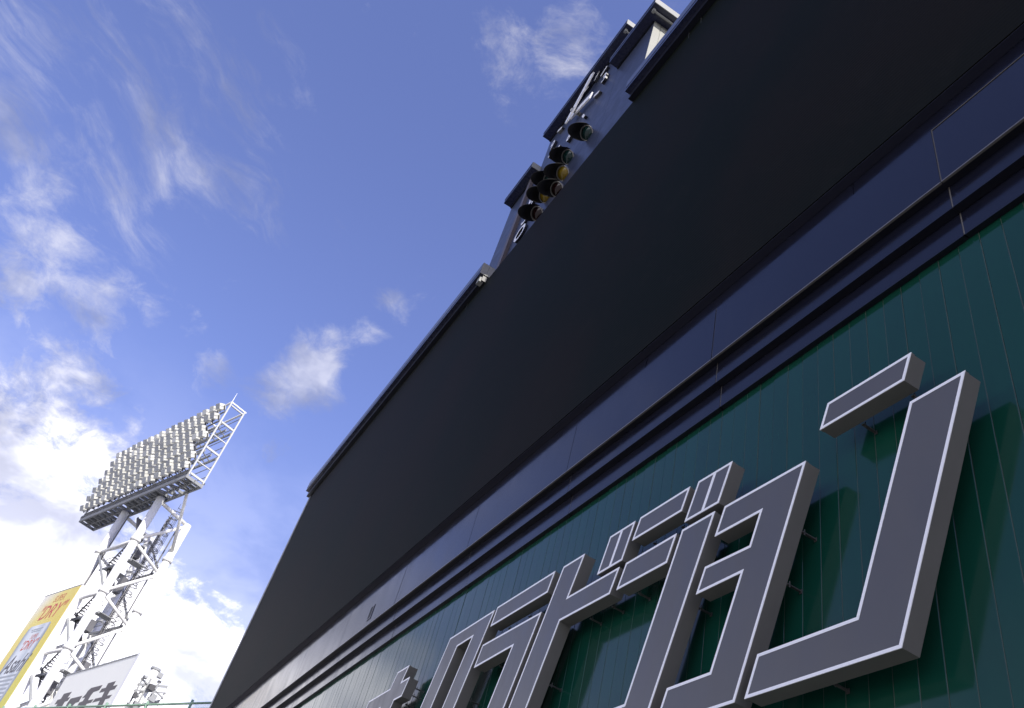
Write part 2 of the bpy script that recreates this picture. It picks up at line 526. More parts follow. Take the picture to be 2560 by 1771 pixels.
# lids along the top of the display
for a, b, nm in ((XL - 0.05, -16.47, 'L'), (-9.34, XR, 'R')):
    q = MB()
    q.box((a, 3.64, 17.76), (b - 0.02, 4.02, 18.20))
    lid = part(q, 'lid', M['lid'], bld)
    q = MB(); q.box((a + 0.01, 3.76, 17.535), (b - 0.03, 4.25, 17.757)); part(q, 'lid_underside', M['navy_dark'], lid)
    q = MB(); q.box((b - 0.02, 3.638, 17.758), (b, 3.835, 18.205)); part(q, 'end_cap', M['cap'], lid)
    q = MB(); q.box((b - 0.02, 3.842, 17.758), (b - 0.001, 4.022, 18.205)); part(q, 'end_cap', M['cap'], lid)
    q = MB(); q.box((a + 0.01, 3.632, 17.90), (b - 0.03, 3.639, 18.203)); part(q, 'sheen_trim', M['sheen'], lid)  # lid front painted paler to stand for the sky it reflects
    for xx in ((-17.6,) if nm == 'L' else (-7.3, -6.9)):
        q = MB(); q.tube((xx, 3.86, 17.72), (xx, 3.90, 17.2), 0.006, 6); part(q, 'cable', M['bracket'], lid)
q = MB(); q.box((-16.75, 3.70, 17.52), (-16.55, 3.84, 17.72)); q.box((-16.68, 3.75, 17.72), (-16.62, 3.79, 17.757))
part(q, 'sensor_box', M['cap'], bld)

# stepped clock block standing on the roof
YC = 4.20
blocks = [(-18.15, -16.30, 23.20), (-16.30, -11.79, 25.12), (-11.79, -10.03, 23.32)]
for i, (a, b, zt) in enumerate(blocks):
    q = MB()
    g_ = 0.010
    q.box((a + (g_ if i else 0), YC, ZS1 - 0.5), (b, 9.0, zt))
    blk = part(q, 'clock_block', M['bluegrey'], bld)
    e0, e1 = a - 0.02, b + (0.45 if i else 0.05)
    q = MB()
    q.box((e0, 3.885, zt + 0.002), (e1 - 0.02, 9.3, zt + 0.26))
    ev = part(q, 'eave', M['lid'], blk)
    q = MB(); q.box((e0, 3.872, zt + 0.17), (e1 - 0.03, 3.884, zt + 0.262)); part(q, 'sheen_trim', M['sheen'], blk)  # same painted sky sheen along the eave front
    q = MB(); q.box((e1 - 0.02, 3.883, zt), (e1, 9.3, zt + 0.265)); part(q, 'end_cap', M['cap'], blk)
    q = MB(); q.box((e0 + .02, 4.15, zt - 0.06), (b - 0.01, 4.198, zt - 0.002)); part(q, 'eave_moulding', M['navy_dark'], blk)
    if i:
        q = MB(); q.tube((b + 0.25, 3.99, zt - 0.05), (b + 0.25, 5.1, zt - 0.05), 0.035, 8); q.box((b + 0.2, 3.95, zt - 0.12), (b + 0.3, 4.03, zt - 0.0))
        part(q, 'conduit', M['cap'], blk)
    if i == 2:
        q = MB()
        y = YC
        while y < 8.9:
            q.box((b + 0.002, y, ZS1 - 0.4), (b + 0.022, y + 0.20, zt - 0.02))
            q.box((b + 0.002, y + 0.20, ZS1 - 0.4), (b + 0.010, y + 0.235, zt - 0.02))
            y += 0.235
        part(q, 'ribbed_side', M['cream'], blk)
q = MB(); q.box((-16.72, 4.09, ZS1 - 0.4), (-16.50, 4.199, 23.1)); part(q, 'downpipe', M['brownpipe'], bld)


# ------------------------------------------------------------------ big katakana letters
SH = 0.39
ZB = 2.655
T1, T2, T3, T4, T5, T6, T7 = 4.945, 4.71, 4.465, 4.203, 3.925, 3.708, 2.95
def S(pts): return [(u + SH * (z - ZB), z) for u, z in pts]
YF = 3.93
OW = 0.020


def stroke(pts, parent, hole=None, divider=None, brackets=()):
    P = S(pts)
    mb = MB()
    if hole:
        H = S(hole)
        mb.ring(inset(P, -0.003), inset(H, 0.003), YF + 0.004, YF + 0.040)
        mb.ring(P, H, YF + 0.040, YF + 0.153)
    else:
        mb.prism(inset(P, -0.003), YF + 0.004, YF + 0.040)
        mb.prism(P, YF + 0.040, YF + 0.153)
    body = part(mb, 'stroke', M['side'], parent)
    ol = MB()
    if hole:
        ol.ring(inset(P, -0.004), inset(P, OW), YF, YF + 0.006)
        ol.ring(inset(H, -OW), inset(H, 0.004), YF, YF + 0.006)
    else:
        ol.ring(inset(P, -0.004), inset(P, OW), YF, YF + 0.006)
    if divider:
        (ua, za), (ub, zb) = divider
        ol.prism(S([(ua - 0.021, za), (ua + 0.021, za), (ub + 0.021, zb), (ub - 0.021, zb)]), YF + 0.0005, YF + 0.006)
    part(ol, 'outline', M['white'], body)
    fm = MB()
    if hole: fm.ring(inset(P, OW - 0.002), inset(H, -OW + 0.002), YF + 0.002, YF + 0.0035)
    else: fm.prism(inset(P, OW - 0.002), YF + 0.002, YF + 0.0035)
    part(fm, 'face', M['face'], body)
    for (u, z) in brackets:
        xx = u + SH * (z - ZB)
        b = MB()
        b.box((xx - 0.012, YF + 0.150, z - 0.005), (xx + 0.012, YG - 0.002, z + 0.005))
        b.box((xx - 0.014, YG - 0.008, z - 0.018), (xx + 0.014, YG - 0.003, z + 0.018))
        b.tube((xx + 0.008, YF + 0.172, z - 0.022), (xx + 0.008, YF + 0.172, z + 0.03), 0.005, 6)
        part(b, 'bracket', M['bracket'], body)
    return body


def letter(u, label):
    return thing('sign_letter', (u, YF + 0.153, ZB), label, 'letter', 'katakana sign letters on the green wall')


n_ = letter(-3.9, 'rightmost and nearest grey katakana letter ン, short dash above long hooked stroke')
stroke([(-4.70, T1 - .03), (-3.878, T1 - .04), (-3.878, 4.685), (-4.70, 4.69)], n_, brackets=[(-4.40, 4.665), (-3.93, 4.665)])
stroke([(-3.749, T3 - .02), (-3.304, T3 - .02), (-3.304, ZB), (-4.658, ZB), (-4.658, T7), (-3.74, T7)], n_, brackets=[(-4.0, 2.67)])
yo = letter(-5.2, 'small grey katakana letter ョ shaped like a reversed E, left of the large ン')
stroke([(-5.74, T3), (-4.773, T3 - .01), (-4.773, ZB), (-5.71, ZB), (-5.71, T7), (-5.18, T7), (-5.18, T6), (-5.738, T6), (-5.738, T5 + .008), (-5.178, T5 - .005), (-5.178, T4), (-5.742, T4)], yo,
       brackets=[(-4.77, 3.95), (-4.77, 3.55), (-5.55, T3 + .02)])
ji = letter(-6.5, 'grey katakana letter ジ with two dashes and a paired voicing mark, left of the ョ')
stroke([(-6.337, T3 + .01), (-5.883, T3 + .01), (-5.883, ZB), (-7.23, ZB), (-7.23, T7), (-6.30, T7)], ji, brackets=[(-5.89, 3.7)])
stroke([(-6.345, T1), (-5.868, T1 - .01), (-5.872, 4.553), (-6.348, 4.558)], ji, divider=((-6.10, T1 - .02), (-6.10, 4.575)), brackets=[(-5.85, 4.62)])
stroke([(-7.275, T1 + .005), (-6.483, T1 + .005), (-6.483, 4.715), (-7.275, 4.715)], ji, brackets=[(-7.1, 4.69), (-6.65, 4.69)])
stroke([(-7.225, T3), (-6.428, T3 + .008), (-6.426, T4), (-7.225, T4)], ji, brackets=[(-7.05, 4.18), (-6.6, 4.49)])
bi = letter(-8.1, 'grey katakana letter ビ with tall stem, side arm and paired voicing mark')
stroke([(-8.755, T1 - .01), (-8.315, T1 - .012), (-8.32, T3 - .003), (-7.348, T3), (-7.352, T4), (-8.30, T4 + .003), (-8.29, T7), (-7.35, T7), (-7.35, ZB), (-8.735, ZB)], bi,
       brackets=[(-8.27, 3.6), (-7.9, T4 - .025), (-7.5, T4 - .02)])
stroke([(-7.82, T1 + .003), (-7.372, T1 + .003), (-7.352, 4.54), (-7.795, 4.538)], bi, divider=((-7.597, T1 - .01), (-7.575, 4.555)), brackets=[(-7.34, 4.6)])
ra = letter(-9.6, 'grey katakana letter ラ, long flat dash above a downward hook, right of the boxy ロ')
stroke([(-10.37, T1 + .007), (-8.96, T1 + .007), (-8.945, 4.707), (-10.335, 4.705)], ra, brackets=[(-10.1, 4.68), (-9.6, 4.68), (-9.1, 4.68)])
stroke([(-10.335, T3 + .01), (-8.89, T3), (-8.88, ZB), (-10.30, ZB), (-10.30, T7), (-9.345, T7), (-9.345, T4 + .01), (-10.31, T4 - .005)], ra, brackets=[(-9.9, T4 - .02), (-9.6, T4 - .02)])
ro = letter(-11.1, 'grey katakana letter ロ, a tall open box between the plus-shaped オ and the ラ')
stroke([(-11.735, T1 - .02), (-10.44, T1 - .01), (-10.44, ZB), (-11.735, ZB)], ro, hole=[(-11.31, T2), (-10.86, T2 + .008), (-10.86, T7), (-11.31, T7)], brackets=[(-10.44, 3.9)])
oo = letter(-13.5, 'leftmost grey katakana letter オ, only its cross-shaped top in view')
stroke([(-13.575, T1 - .045), (-13.135, T1 - .045), (-13.15, 4.665), (-12.85, 4.668), (-12.85, 4.40), (-13.14, 4.405), (-13.14, ZB), (-13.56, ZB), (-13.56, 3.55), (-14.15, ZB), (-14.62, ZB), (-13.70, 4.40), (-14.47, 4.40), (-14.47, 4.662), (-13.585, 4.662)], oo,
       brackets=[(-12.83, 4.56), (-12.83, 4.46), (-13.0, 4.38)])

# ------------------------------------------------------------------ clock and count lamps
CX, CZ = -14.0, 23.75
ck = thing('clock', (CX, YC, CZ), 'large wall clock with white hands and standing numerals above the count lamps', 'clock')


def hand(ang, l0, l1, y, wd, name):
    d = Vector((math.cos(R(ang)), 0, math.sin(R(ang))))
    s = Vector((-d.z, 0, d.x))
    c = Vector((CX, y, CZ))
    mb = MB()
    mb.obox(c - d * l0 - s * wd / 2, d * (l0 + l1), s * wd, (0, 0.05, 0))
    mb.obox(c - d * (l0 + 0.05) - s * wd * 0.35, d * 0.05, s * wd * 0.7, (0, 0.05, 0))
    return part(mb, name, M['white'], ck)


hand(58, 0.45, 1.42, 3.92, 0.24, 'minute_hand')
hand(-21, 0.30, 1.05, 4.03, 0.26, 'hour_hand')
q = MB(); q.tube((CX, 3.98, CZ), (CX, YC - 0.002, CZ), 0.07, 12); q.tube((CX, 3.905, CZ), (CX, 3.918, CZ), 0.09, 12)
part(q, 'spindle', M['rim'], ck)


def text_mesh(txt, size, shear=0.0, extrude=0.0, bold=0.0, sx=1.0):
    cu = bpy.data.curves.new('text', 'FONT')
    cu.body = txt
    cu.size = size
    cu.shear = shear
    cu.offset = bold
    cu.extrude = extrude
    cu.align_x = 'CENTER'
    cu.align_y = 'CENTER'
    cu.resolution_u = 3
    o = bpy.data.objects.new('text', cu)
    COL.objects.link(o)
    dg = bpy.context.evaluated_depsgraph_get()
    me = bpy.data.meshes.new_from_object(o.evaluated_get(dg))
    bpy.data.objects.remove(o)
    bpy.data.curves.remove(cu)
    vs = [(v.co.x * sx, v.co.y, v.co.z) for v in me.vertices]
    fs = [tuple(p.vertices) for p in me.polygons]
    bpy.data.meshes.remove(me)
    return vs, fs


def text_part(txt, size, org, ex, ez, en, m, parent, name='lettering', **kw):
    vs, fs = text_mesh(txt, size, **kw)
    mb = MB()
    o, ex, ez, en = Vector(org), Vector(ex), Vector(ez), Vector(en)
    mb.v = [tuple(o + ex * a + ez * b + en * c) for a, b, c in vs]
    mb.f = fs
    mb.m = [0 if len(set(round(vs[i][2], 4) for i in f)) == 1 else 1 for f in fs]
    if parent: return part(mb, name, [m, M['navy_dark']], parent)
    return mb.build(name, m)


FRONT = dict(ex=(1, 0, 0), ez=(0, 0, 1), en=(0, -1, 0))
for hnum in range(1, 13):
    a = R(90 - 30 * hnum)
    px, pz = CX + 1.5 * math.cos(a), CZ + 1.42 * math.sin(a)
    if hnum % 3 == 0:
        text_part(str(hnum), 0.62, (px, YC - 0.055, pz), m=M['white'], parent=ck, name='numeral', extrude=0.05, bold=0.012, sx=0.9, **FRONT)
    else:
        d = Vector((math.cos(a), 0, math.sin(a))); s = Vector((-d.z, 0, d.x))
        q = MB(); q.obox(Vector((px, YC - 0.11, pz)) - d * 0.18 - s * 0.05, d * 0.36, s * 0.10, (0, 0.012, 0), 0)
        q.obox(Vector((px, YC - 0.0985, pz)) - d * 0.178 - s * 0.048, d * 0.356, s * 0.096, (0, 0.095, 0), 1)
        part(q, 'hour_mark', [M['white'], M['navy_dark']], ck)


def count_lamp(x, z, lens, label):
    t = thing('count_lamp', (x, YC, z), label, 'lamp', 'count lamps on the clock block')
    ax = Vector((0.16, -0.64, -0.75)).normalized()
    e1 = Vector((1, 0, 0)); e1 = (e1 - ax * e1.dot(ax)).normalized()
    e2 = ax.cross(e1)
    if e2.z < 0: e2 = -e2                       # e2: upper side of the lamp
    c = Vector((x, YC - 0.10, z))
    r = 0.195
    q = MB()
    q.tube(c - ax * 0.16, c, 0.05, 14, r2=r + 0.02)
    q.box((x - 0.10, YC - 0.09, z + 0.02), (x + 0.10, YC - 0.002, z + 0.2))
    part(q, 'housing', M['rim'], t, smooth=True)
    q = MB()                                    # ring
    n = 22
    for (ra, rb, h) in ((r - 0.002, r + 0.022, 0.03),):
        k = q.add([c + (e1 * math.cos(2 * math.pi * i / n) + e2 * math.sin(2 * math.pi * i / n)) * rr + ax * hh_ for (rr, hh_) in ((rb, 0), (rb, h), (ra, h), (ra, 0.0)) for i in range(n)])
        for b in range(4):
            for i in range(n):
                j = (i + 1) % n; b2 = (b + 1) % 4
                q.poly((k + b * n + i, k + b * n + j, k + b2 * n + j, k + b2 * n + i))
    part(q, 'rim', M['rim'], t)
    q = MB()                                    # domed lens
    k = q.add([c + ax * 0.105])
    rings = 4
    for rr in range(1, rings + 1):
        f = rr / rings
        q.add([c + (e1 * math.cos(2 * math.pi * i / n) + e2 * math.sin(2 * math.pi * i / n)) * (r - 0.003) * f + ax * 0.10 * (1 - f * f) + ax * 0.005 for i in range(n)])
    for i in range(n): q.poly((k, k + 1 + i, k + 1 + (i + 1) % n))
    for rr in range(rings - 1):
        for i in range(n):
            j = (i + 1) % n
            a0, b0 = k + 1 + rr * n, k + 1 + (rr + 1) * n
            q.poly((a0 + i, b0 + i, b0 + j, a0 + j))
    part(q, 'lens', M[lens], t, smooth=True)
    q = MB()                                    # hood over the upper half, longest at its crown
    hn = 17
    out, inn = [], []
    for s_, rr in ((0, r + 0.030), (1, r + 0.023)):
        for i in range(hn):
            th = R(38 + 172 * i / (hn - 1))
            ln = 0.52 * (0.12 + 0.88 * max(0.0, math.sin(math.pi * i / (hn - 1))) ** 0.7)
            rad = e1 * math.cos(th) + e2 * math.sin(th)
            base = c + rad * rr - ax * 0.06
            tip = c + rad * (rr + 0.03) + ax * ln + Vector((0, -0.04, 0))
            (out if s_ == 0 else inn).append((base, tip))
    k = q.add([p for pr_ in out for p in pr_] + [p for pr_ in inn for p in pr_])
    for i in range(hn - 1):
        a0 = k + 2 * i
        q.poly((a0, a0 + 2, a0 + 3, a0 + 1))
        b0 = k + 2 * hn + 2 * i
        q.poly((b0, b0 + 1, b0 + 3, b0 + 2))
        q.poly((a0 + 1, a0 + 3, b0 + 3, b0 + 1))
        q.poly((a0, b0, b0 + 2, a0 + 2))
    for i in (0, hn - 1):
        a0 = k + 2 * i; b0 = k + 2 * hn + 2 * i
        q.poly((a0, a0 + 1, b0 + 1, b0))
    part(q, 'hood', M['black'], t, smooth=True)
    return t


LZ = [(20.50, 'lensgreen', (-14.44, -13.42, -12.44)), (19.60, 'lensyellow', (-14.32, -13.36)), (18.90, 'lensred', (-14.48, -13.42))]
names = [['hooded dark green count lamp at the left end of the top row', 'middle hooded dark green count lamp of the top row', 'hooded dark green count lamp at the right end of the top row, nearest the clock'],
         ['left hooded count lamp with yellow lens', 'right hooded count lamp with yellow lens'],
         ['left hooded count lamp with dark red lens, beside the letters S and O', 'right hooded dark red count lamp half hidden by the display top']]
for (z, ln, xs), lb in zip(LZ, names):
    for xx, l_ in zip(xs, lb): count_lamp(xx, z, ln, l_)
for ch_, z, lb in (('B', 20.75, 'white standing letter B, topmost of the three count letters'), ('S', 19.96, 'white standing letter S left of the yellow count lamps'), ('O', 19.18, 'white standing letter O, lowest count letter at the display top')):
    t = thing('count_letter', (-15.66, YC, z - 0.3), lb, 'letter', 'count letters on the clock block')
    text_part(ch_, 0.86, (-15.66, YC - 0.045, z), m=M['white'], parent=t, name='character', extrude=0.04, bold=0.012, **FRONT)

# ------------------------------------------------------------------ floodlight tower
TU = Vector((-0.936, -0.351, 0)).normalized()
TV = Vector((-TU.y * -1, TU.x * -1, 0))
TV = Vector((-0.351, 0.936, 0)).normalized()
TO = Vector((-79.97, -2.09, 0))
def TP(s, t, z): return TO + TU * s + TV * t + Vector((0, 0, z))
base = TP(10.2, 3.1, GZ)
tw = thing('floodlight_tower', base, 'tall white steel floodlight tower with a wide bank of lamps on top', 'floodlight tower')
legs = {'A': (6.5, 1.2), 'B': (14.0, 1.2), 'C': (6.5, 5.1), 'D': (14.0, 5.1)}
for k_, (s, t) in legs.items():
    top = 39.4 if k_ in 'AB' else 38.6
    q = MB(); q.tube(TP(s, t, GZ), TP(s, t, top), 0.40, 16)
    part(q, 'leg', M['towerwhite'], tw, smooth=True)
    for zc in [23.0 + 5.68 * i for i in range(-4, 3)]:
        q = MB(); q.tube(TP(s, t, zc - 0.16), TP(s, t, zc + 0.16), 0.50, 16); part(q, 'leg_collar', M['towerwhite'], tw, smooth=True)


def brace(a, b, r=0.17, m='towerwhite', nm='brace'):
    q = MB(); q.tube(a, b, r, 8); return part(q, nm, M[m], tw, smooth=True)


for i in range(-4, 3):
    za, zc = 23.0 + 5.68 * i, 21.4 + 5.68 * i
    for (p1, p2) in (('A', 'C'), ('B', 'D')):
        (s1, t1), (s2, t2) = legs[p1], legs[p2]
        if zc > GZ + 2:
            brace(TP(s1, t1, za - 0.1), TP(s2, t2, zc), 0.16)
            brace(TP(s1, t1, za + 0.1), TP(s2, t2, min(38.5, zc + 5.68)), 0.16)
    for (p1, p2) in (('A', 'B'), ('C', 'D')):
        (s1, t1), (s2, t2) = legs[p1], legs[p2]
        zz_ = za if p1 == 'A' else zc
        if zz_ > GZ + 1:
            brace(TP(s1, t1, zz_), TP(s2, t2, zz_), 0.17)
            mid = TP((s1 + s2) / 2, t1, zz_ + 2.84)
            brace(TP(s1, t1, zz_), TP(s2, t2, zz_ + 5.6), 0.12, 'towergrey') if zz_ + 5.6 < 39 else None
        # service deck at the node, darker steel
    if za > 6:
        q = MB()
        q.obox(TP(7.0, 2.0, za - 1.55), TU * 1.3, TV * 1.5, (0, 0, 0.06)); q.obox(TP(11.6, 2.0, za - 1.55), TU * 1.6, TV * 2.0, (0, 0, 0.06))
        for s in (7.0, 9.1, 11.2, 13.3): q.obox(TP(s, 2.0, za - 1.49), TU * 0.05, TV * 0.05, (0, 0, 1.1)); q.obox(TP(s, 4.55, za - 1.49), TU * 0.05, TV * 0.05, (0, 0, 1.1))
        for zr in (0.55, 1.05): q.obox(TP(7.0, 2.0, za - 1.49 + zr), TU * 6.4, TV * 0.05, (0, 0, 0.05)); q.obox(TP(7.0, 4.6, za - 1.49 + zr), TU * 6.4, TV * 0.05, (0, 0, 0.05))
        q.obox(TP(6.9, 1.95, za - 1.75), TU * 6.7, TV * 0.12, (0, 0, 0.2)); q.obox(TP(6.9, 4.6, za - 1.75), TU * 6.7, TV * 0.12, (0, 0, 0.2))
        part(q, 'service_deck', M['towergrey'], tw)
brace(TP(6.5, 1.6, 39.0), TP(6.5, 5.1, 38.5), 0.2)
brace(TP(14, 1.6, 39.0), TP(14, 5.1, 38.5), 0.2)
# ladders and caged stair between the legs
for s, t in ((7.6, 3.6), (9.6, 4.2)):
    q = MB()
    for ds in (0, 0.55): q.bar(TP(s + ds, t, GZ), TP(s + ds, t, 39.6), 0.09, 0.09)
    z = 6.0
    while z < 39.4:
        q.bar(TP(s, t, z), TP(s + 0.55, t, z), 0.05, 0.05)
        z += 0.45
    part(q, 'ladder', M['towerdark'], tw)
    q = MB()
    z = 8.0
    while z < 41:
        pts = [TP(s + 0.275 + 0.5 * math.cos(R(a)), t + 0.75 * math.sin(R(a)), z) for a in range(0, 181, 30)]
        for p1, p2 in zip(pts, pts[1:]): q.bar(p1, p2, 0.05, 0.05)
        z += 1.0
    for a in (30, 90, 150): q.bar(TP(s + 0.275 + 0.5 * math.cos(R(a)), t + 0.75 * math.sin(R(a)), 8), TP(s + 0.275 + 0.5 * math.cos(R(a)), t + 0.75 * math.sin(R(a)), 41), 0.04, 0.04)
    part(q, 'ladder_cage', M['towerdark'], tw)
# stair flights zigzagging up the middle
z = 8.0
flip = 1
while z < 38:
    q = MB()
    a, b = (10.2, 13.0) if flip > 0 else (13.0, 10.2)
    for t in (2.3, 3.1): q.bar(TP(a, t, z), TP(b, t, z + 2.8), 0.08, 0.25)
    for i in range(12):
        f = (i + 0.5) / 12
        q.obox(TP(a + (b - a) * f - 0.12, 2.3, z + 2.8 * f), TU * 0.24, TV * 0.8, (0, 0, 0.05))
    part(q, 'stair_flight', M['towerdark'], tw)
    z += 2.84
    flip = -flip
# junction boxes and pipe work on the legs
for s, t, z, w_, h_ in ((7.1, 2.2, 33.2, .9, 1.3), (7.2, 2.4, 29.5, .8, 1.6), (7.4, 2.0, 25.3, 1.0, 1.1), (8.6, 2.3, 19.6, 1.2, 1.0), (13.0, 1.6, 27.0, .8, 1.4), (6.9, 3.4, 22.0, .7, .9), (6.9, 3.2, 16.5, .7, 1.1)):
    q = MB(); q.obox(TP(s, t, z), TU * w_, TV * 0.5, (0, 0, h_)); part(q, 'junction_box', M['towerdark'], tw)
for s, t, r in ((7.2, 1.5, 0.08), (7.45, 1.7, 0.06), (7.0, 4.5, 0.07), (13.4, 1.5, 0.08)):
    q = MB(); q.tube(TP(s, t, GZ), TP(s, t, 39), r, 6); part(q, 'pipe', M['towerdark'], tw)

# lamp frame on top
L_, D_, ZT = 23.0, 2.0, 40.2
q = MB()
for t in (0.0, D_ - 0.18): q.obox(TP(0, t, 39.45), TU * L_, TV * 0.18, (0, 0, 0.42))
q.obox(TP(0, 0.95, 39.5), TU * L_, TV * 0.12, (0, 0, 0.3))
i = 0
s = 0.0
while s <= L_ + 0.01:
    q.obox(TP(max(0.0, min(s, L_ - .1)), 0.18, 39.46), TU * 0.12, TV * (D_ - 0.36), (0, 0, 0.30))
    if s < L_ - 1: q.bar(TP(s, 0.2 if i % 2 else D_ - 0.2, 39.6), TP(s + 1.15, D_ - 0.2 if i % 2 else 0.2, 39.6), 0.10, 0.12)
    s += 1.15
    i += 1
part(q, 'catwalk_frame', M['towergrey'], tw)
q = MB()
q.obox(TP(0, -0.06, 39.88), TU * L_, TV * 0.06, (0, 0, 0.30)); q.obox(TP(0, D_, 39.88), TU * L_, TV * 0.06, (0, 0, 0.2))
part(q, 'kick_plate', M['lampdark'], tw)
s = 0.2
while s < L_ - 1:                                   # grating with gaps
    if random.random() < 0.62:
        q = MB(); q.obox(TP(s, 0.25, 39.78), TU * 0.85, TV * (D_ - 0.5), (0, 0, 0.05)); part(q, 'grating', M['towergrey'], tw)
    s += 1.0
ROWS, ROWH = 7, 1.27
TOPZ = ZT + ROWS * ROWH + 0.15
for s in (0.0, 7.6, 15.3, 22.85):
    q = MB()
    for t in (0.05, D_ - 0.2): q.obox(TP(s, t, 39.9), TU * 0.13, TV * 0.15, (0, 0, TOPZ - 39.9))
    part(q, 'frame_post', M['framegrey'], tw)
    for j, z in enumerate((40.0, 43.3, 46.6, TOPZ - 0.35)):
        hgt = 0.20 if j < 3 else 0.13
        q = MB(); q.obox(TP(s - 0.02, 0.25, z), TU * 0.14, TV * (D_ - 0.47), (0, 0, hgt)); part(q, 'frame_rung', M['framegrey'], tw)
    for z in (41.6, 45.0):
        q = MB(); q.bar(TP(s + .08, 0.2, z), TP(s + .08, D_ - 0.1, z), 0.10, 0.10); part(q, 'frame_rung', M['framegrey'], tw)
for j, z in enumerate((42.9, 46.2)):
    q = MB()
    for t in (0.3, 1.1, D_ - 0.25): q.obox(TP(0.17, t, z), TU * (L_ - 0.4), TV * 0.10, (0, 0, 0.26))
    s = 0.6
    while s < L_ - 1:
        q.bar(TP(s, 0.35, z + .1), TP(s + 0.7, D_ - 0.2, z + .1), 0.07, 0.1); s += 0.9
    part(q, 'upper_catwalk', M['towergrey'], tw)
for r in range(ROWS):
    z = ZT + 0.35 + r * ROWH
    q = MB(); q.obox(TP(0.17, 0.06, z - 0.10), TU * (L_ - 0.35), TV * 0.12, (0, 0, 0.12)); q.obox(TP(0.17, D_ - 0.17, z + 0.2), TU * (L_ - 0.35), TV * 0.06, (0, 0, 0.06))
    part(q, 'lamp_rail', M['towergrey'], tw)
q = MB()
for t in (0.05, D_ - 0.12): q.obox(TP(0.0, t, TOPZ), TU * L_, TV * 0.16, (0, 0, 0.16))
for s in (0.0, 5.7, 11.4, 17.1, 22.8): q.obox(TP(s, 0.2, TOPZ + .01), TU * 0.12, TV * (D_ - 0.3), (0, 0, 0.13))
part(q, 'top_frame', M['towerwhite'], tw)
# one floodlight: boxy housing tipped down to the field, split by a dark band, on a yoke
fl = MB()
tilt = R(28)
fx = TU * -1
fo = (-TV * math.cos(tilt) + Vector((0, 0, -math.sin(tilt)))).normalized()
fu = fx.cross(fo)
if fu.z < 0: fu = -fu
W_, H_, DP = 0.68, 0.62, 0.68
def fbox(a0, a1, b0, b1, c0, c1, mi): fl.obox(fx * a0 + fo * b0 + fu * c0, fx * (a1 - a0), fo * (b1 - b0), fu * (c1 - c0), mi)
fbox(-W_ / 2, W_ / 2, 0.06, DP, -H_ / 2, -0.02, 0)
fbox(-W_ / 2, W_ / 2, 0.06, DP, 0.02, H_ / 2, 0)
fbox(-W_ / 2 + .04, W_ / 2 - .04, 0.10, DP - .02, -0.0195, 0.0195, 1)
fbox(-0.20, 0.20, -0.16, 0.059, -0.20, 0.20, 0)
fbox(-W_ / 2 + .03, W_ / 2 - .03, DP + .001, DP + 0.02, -H_ / 2 + .03, H_ / 2 - .03, 2)
fbox(-W_ / 2 - 0.06, -W_ / 2 - 0.02, 0.05, 0.20, -0.42, 0.12, 1)
fbox(W_ / 2 + 0.02, W_ / 2 + 0.06, 0.05, 0.20, -0.42, 0.12, 1)
fl_me = fl.mesh('floodlight', [M['lampbody'], M['lampdark'], M['lampglass']])
COLS = 18
for r in range(ROWS):
    for c in range(COLS):
        s = 0.85 + c * 1.277
        if c == 0 and r in (2, 4): continue
        o = bpy.data.objects.new('floodlight', fl_me)
        COL.objects.link(o)
        o.location = TP(s + random.uniform(-.05, .05), -0.10 + random.uniform(-.05, .03), ZT + 0.85 + r * ROWH)
        world_parent(o, tw)
        o.rotation_euler = (R(random.gauss(0, 2)), R(random.gauss(0, 2.5)), R(random.gauss(0, 4) + 8))
q = MB(); q.tube(TP(0.9, 0.4, TOPZ), TP(0.9, 0.4, TOPZ + 1.9), 0.05, 6, r2=0.015); part(q, 'antenna', M['towerwhite'], tw)
q = MB(); q.tube(TP(9.5, 0.4, TOPZ), TP(9.5, 0.4, TOPZ + 1.6), 0.04, 6, r2=0.015); part(q, 'antenna', M['towerwhite'], tw)
# strut from the near end of the lamp frame down to the rear leg head
q = MB(); q.tube(TP(2.6, 1.9, 39.45), TP(6.3, 5.0, 35.2), 0.17, 8); part(q, 'corner_strut', M['towerwhite'], tw, smooth=True)

# ------------------------------------------------------------------ yellow advertising panel on the tower
def AP(s, z, out=0.0): return TO + TU * s + TV * (0.62 - out) + Vector((0, 0, z))
ad = thing('advertising_panel', AP(15.4, 8.0), 'tall yellow drink advertisement with a silver can hung on the floodlight tower', 'billboard')
q = MB(); q.obox(AP(11.17, 8.0), TU * 8.5, TV * 0.85, (0, 0, 21.86)); part(q, 'box', M['adwhite'], ad)
mid = AP(15.4, 8.0)
_ax = TU * 0.5 + Vector((0, 0, 0.5))
M['adyellow'] = print_mat('advert_yellow_print', [(0.0, (0.55, 0.50, 0.03)), (0.45, (0.66, 0.52, 0.06)), (0.78, (0.70, 0.58, 0.14)), (1.0, (0.74, 0.72, 0.62))],
                          _ax, _ax.dot(mid) + 3.5, _ax.dot(mid) + 12.6)
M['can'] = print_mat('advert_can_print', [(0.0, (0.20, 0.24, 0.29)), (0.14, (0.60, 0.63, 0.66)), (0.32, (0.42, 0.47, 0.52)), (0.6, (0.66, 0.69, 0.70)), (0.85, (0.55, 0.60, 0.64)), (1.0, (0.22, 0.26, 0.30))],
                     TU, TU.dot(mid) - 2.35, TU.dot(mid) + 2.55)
q = MB(); q.obox(AP(11.30, 8.1, 0.02), TU * 8.3, TV * 0.018, (0, 0, 21.70)); part(q, 'print', M['adyellow'], ad)
q = MB(); q.obox(AP(11.17, 29.862, 0.03), TU * 8.5, TV * 0.1, (0, 0, 0.09)); part(q, 'top_trim', M['towergrey'], ad)
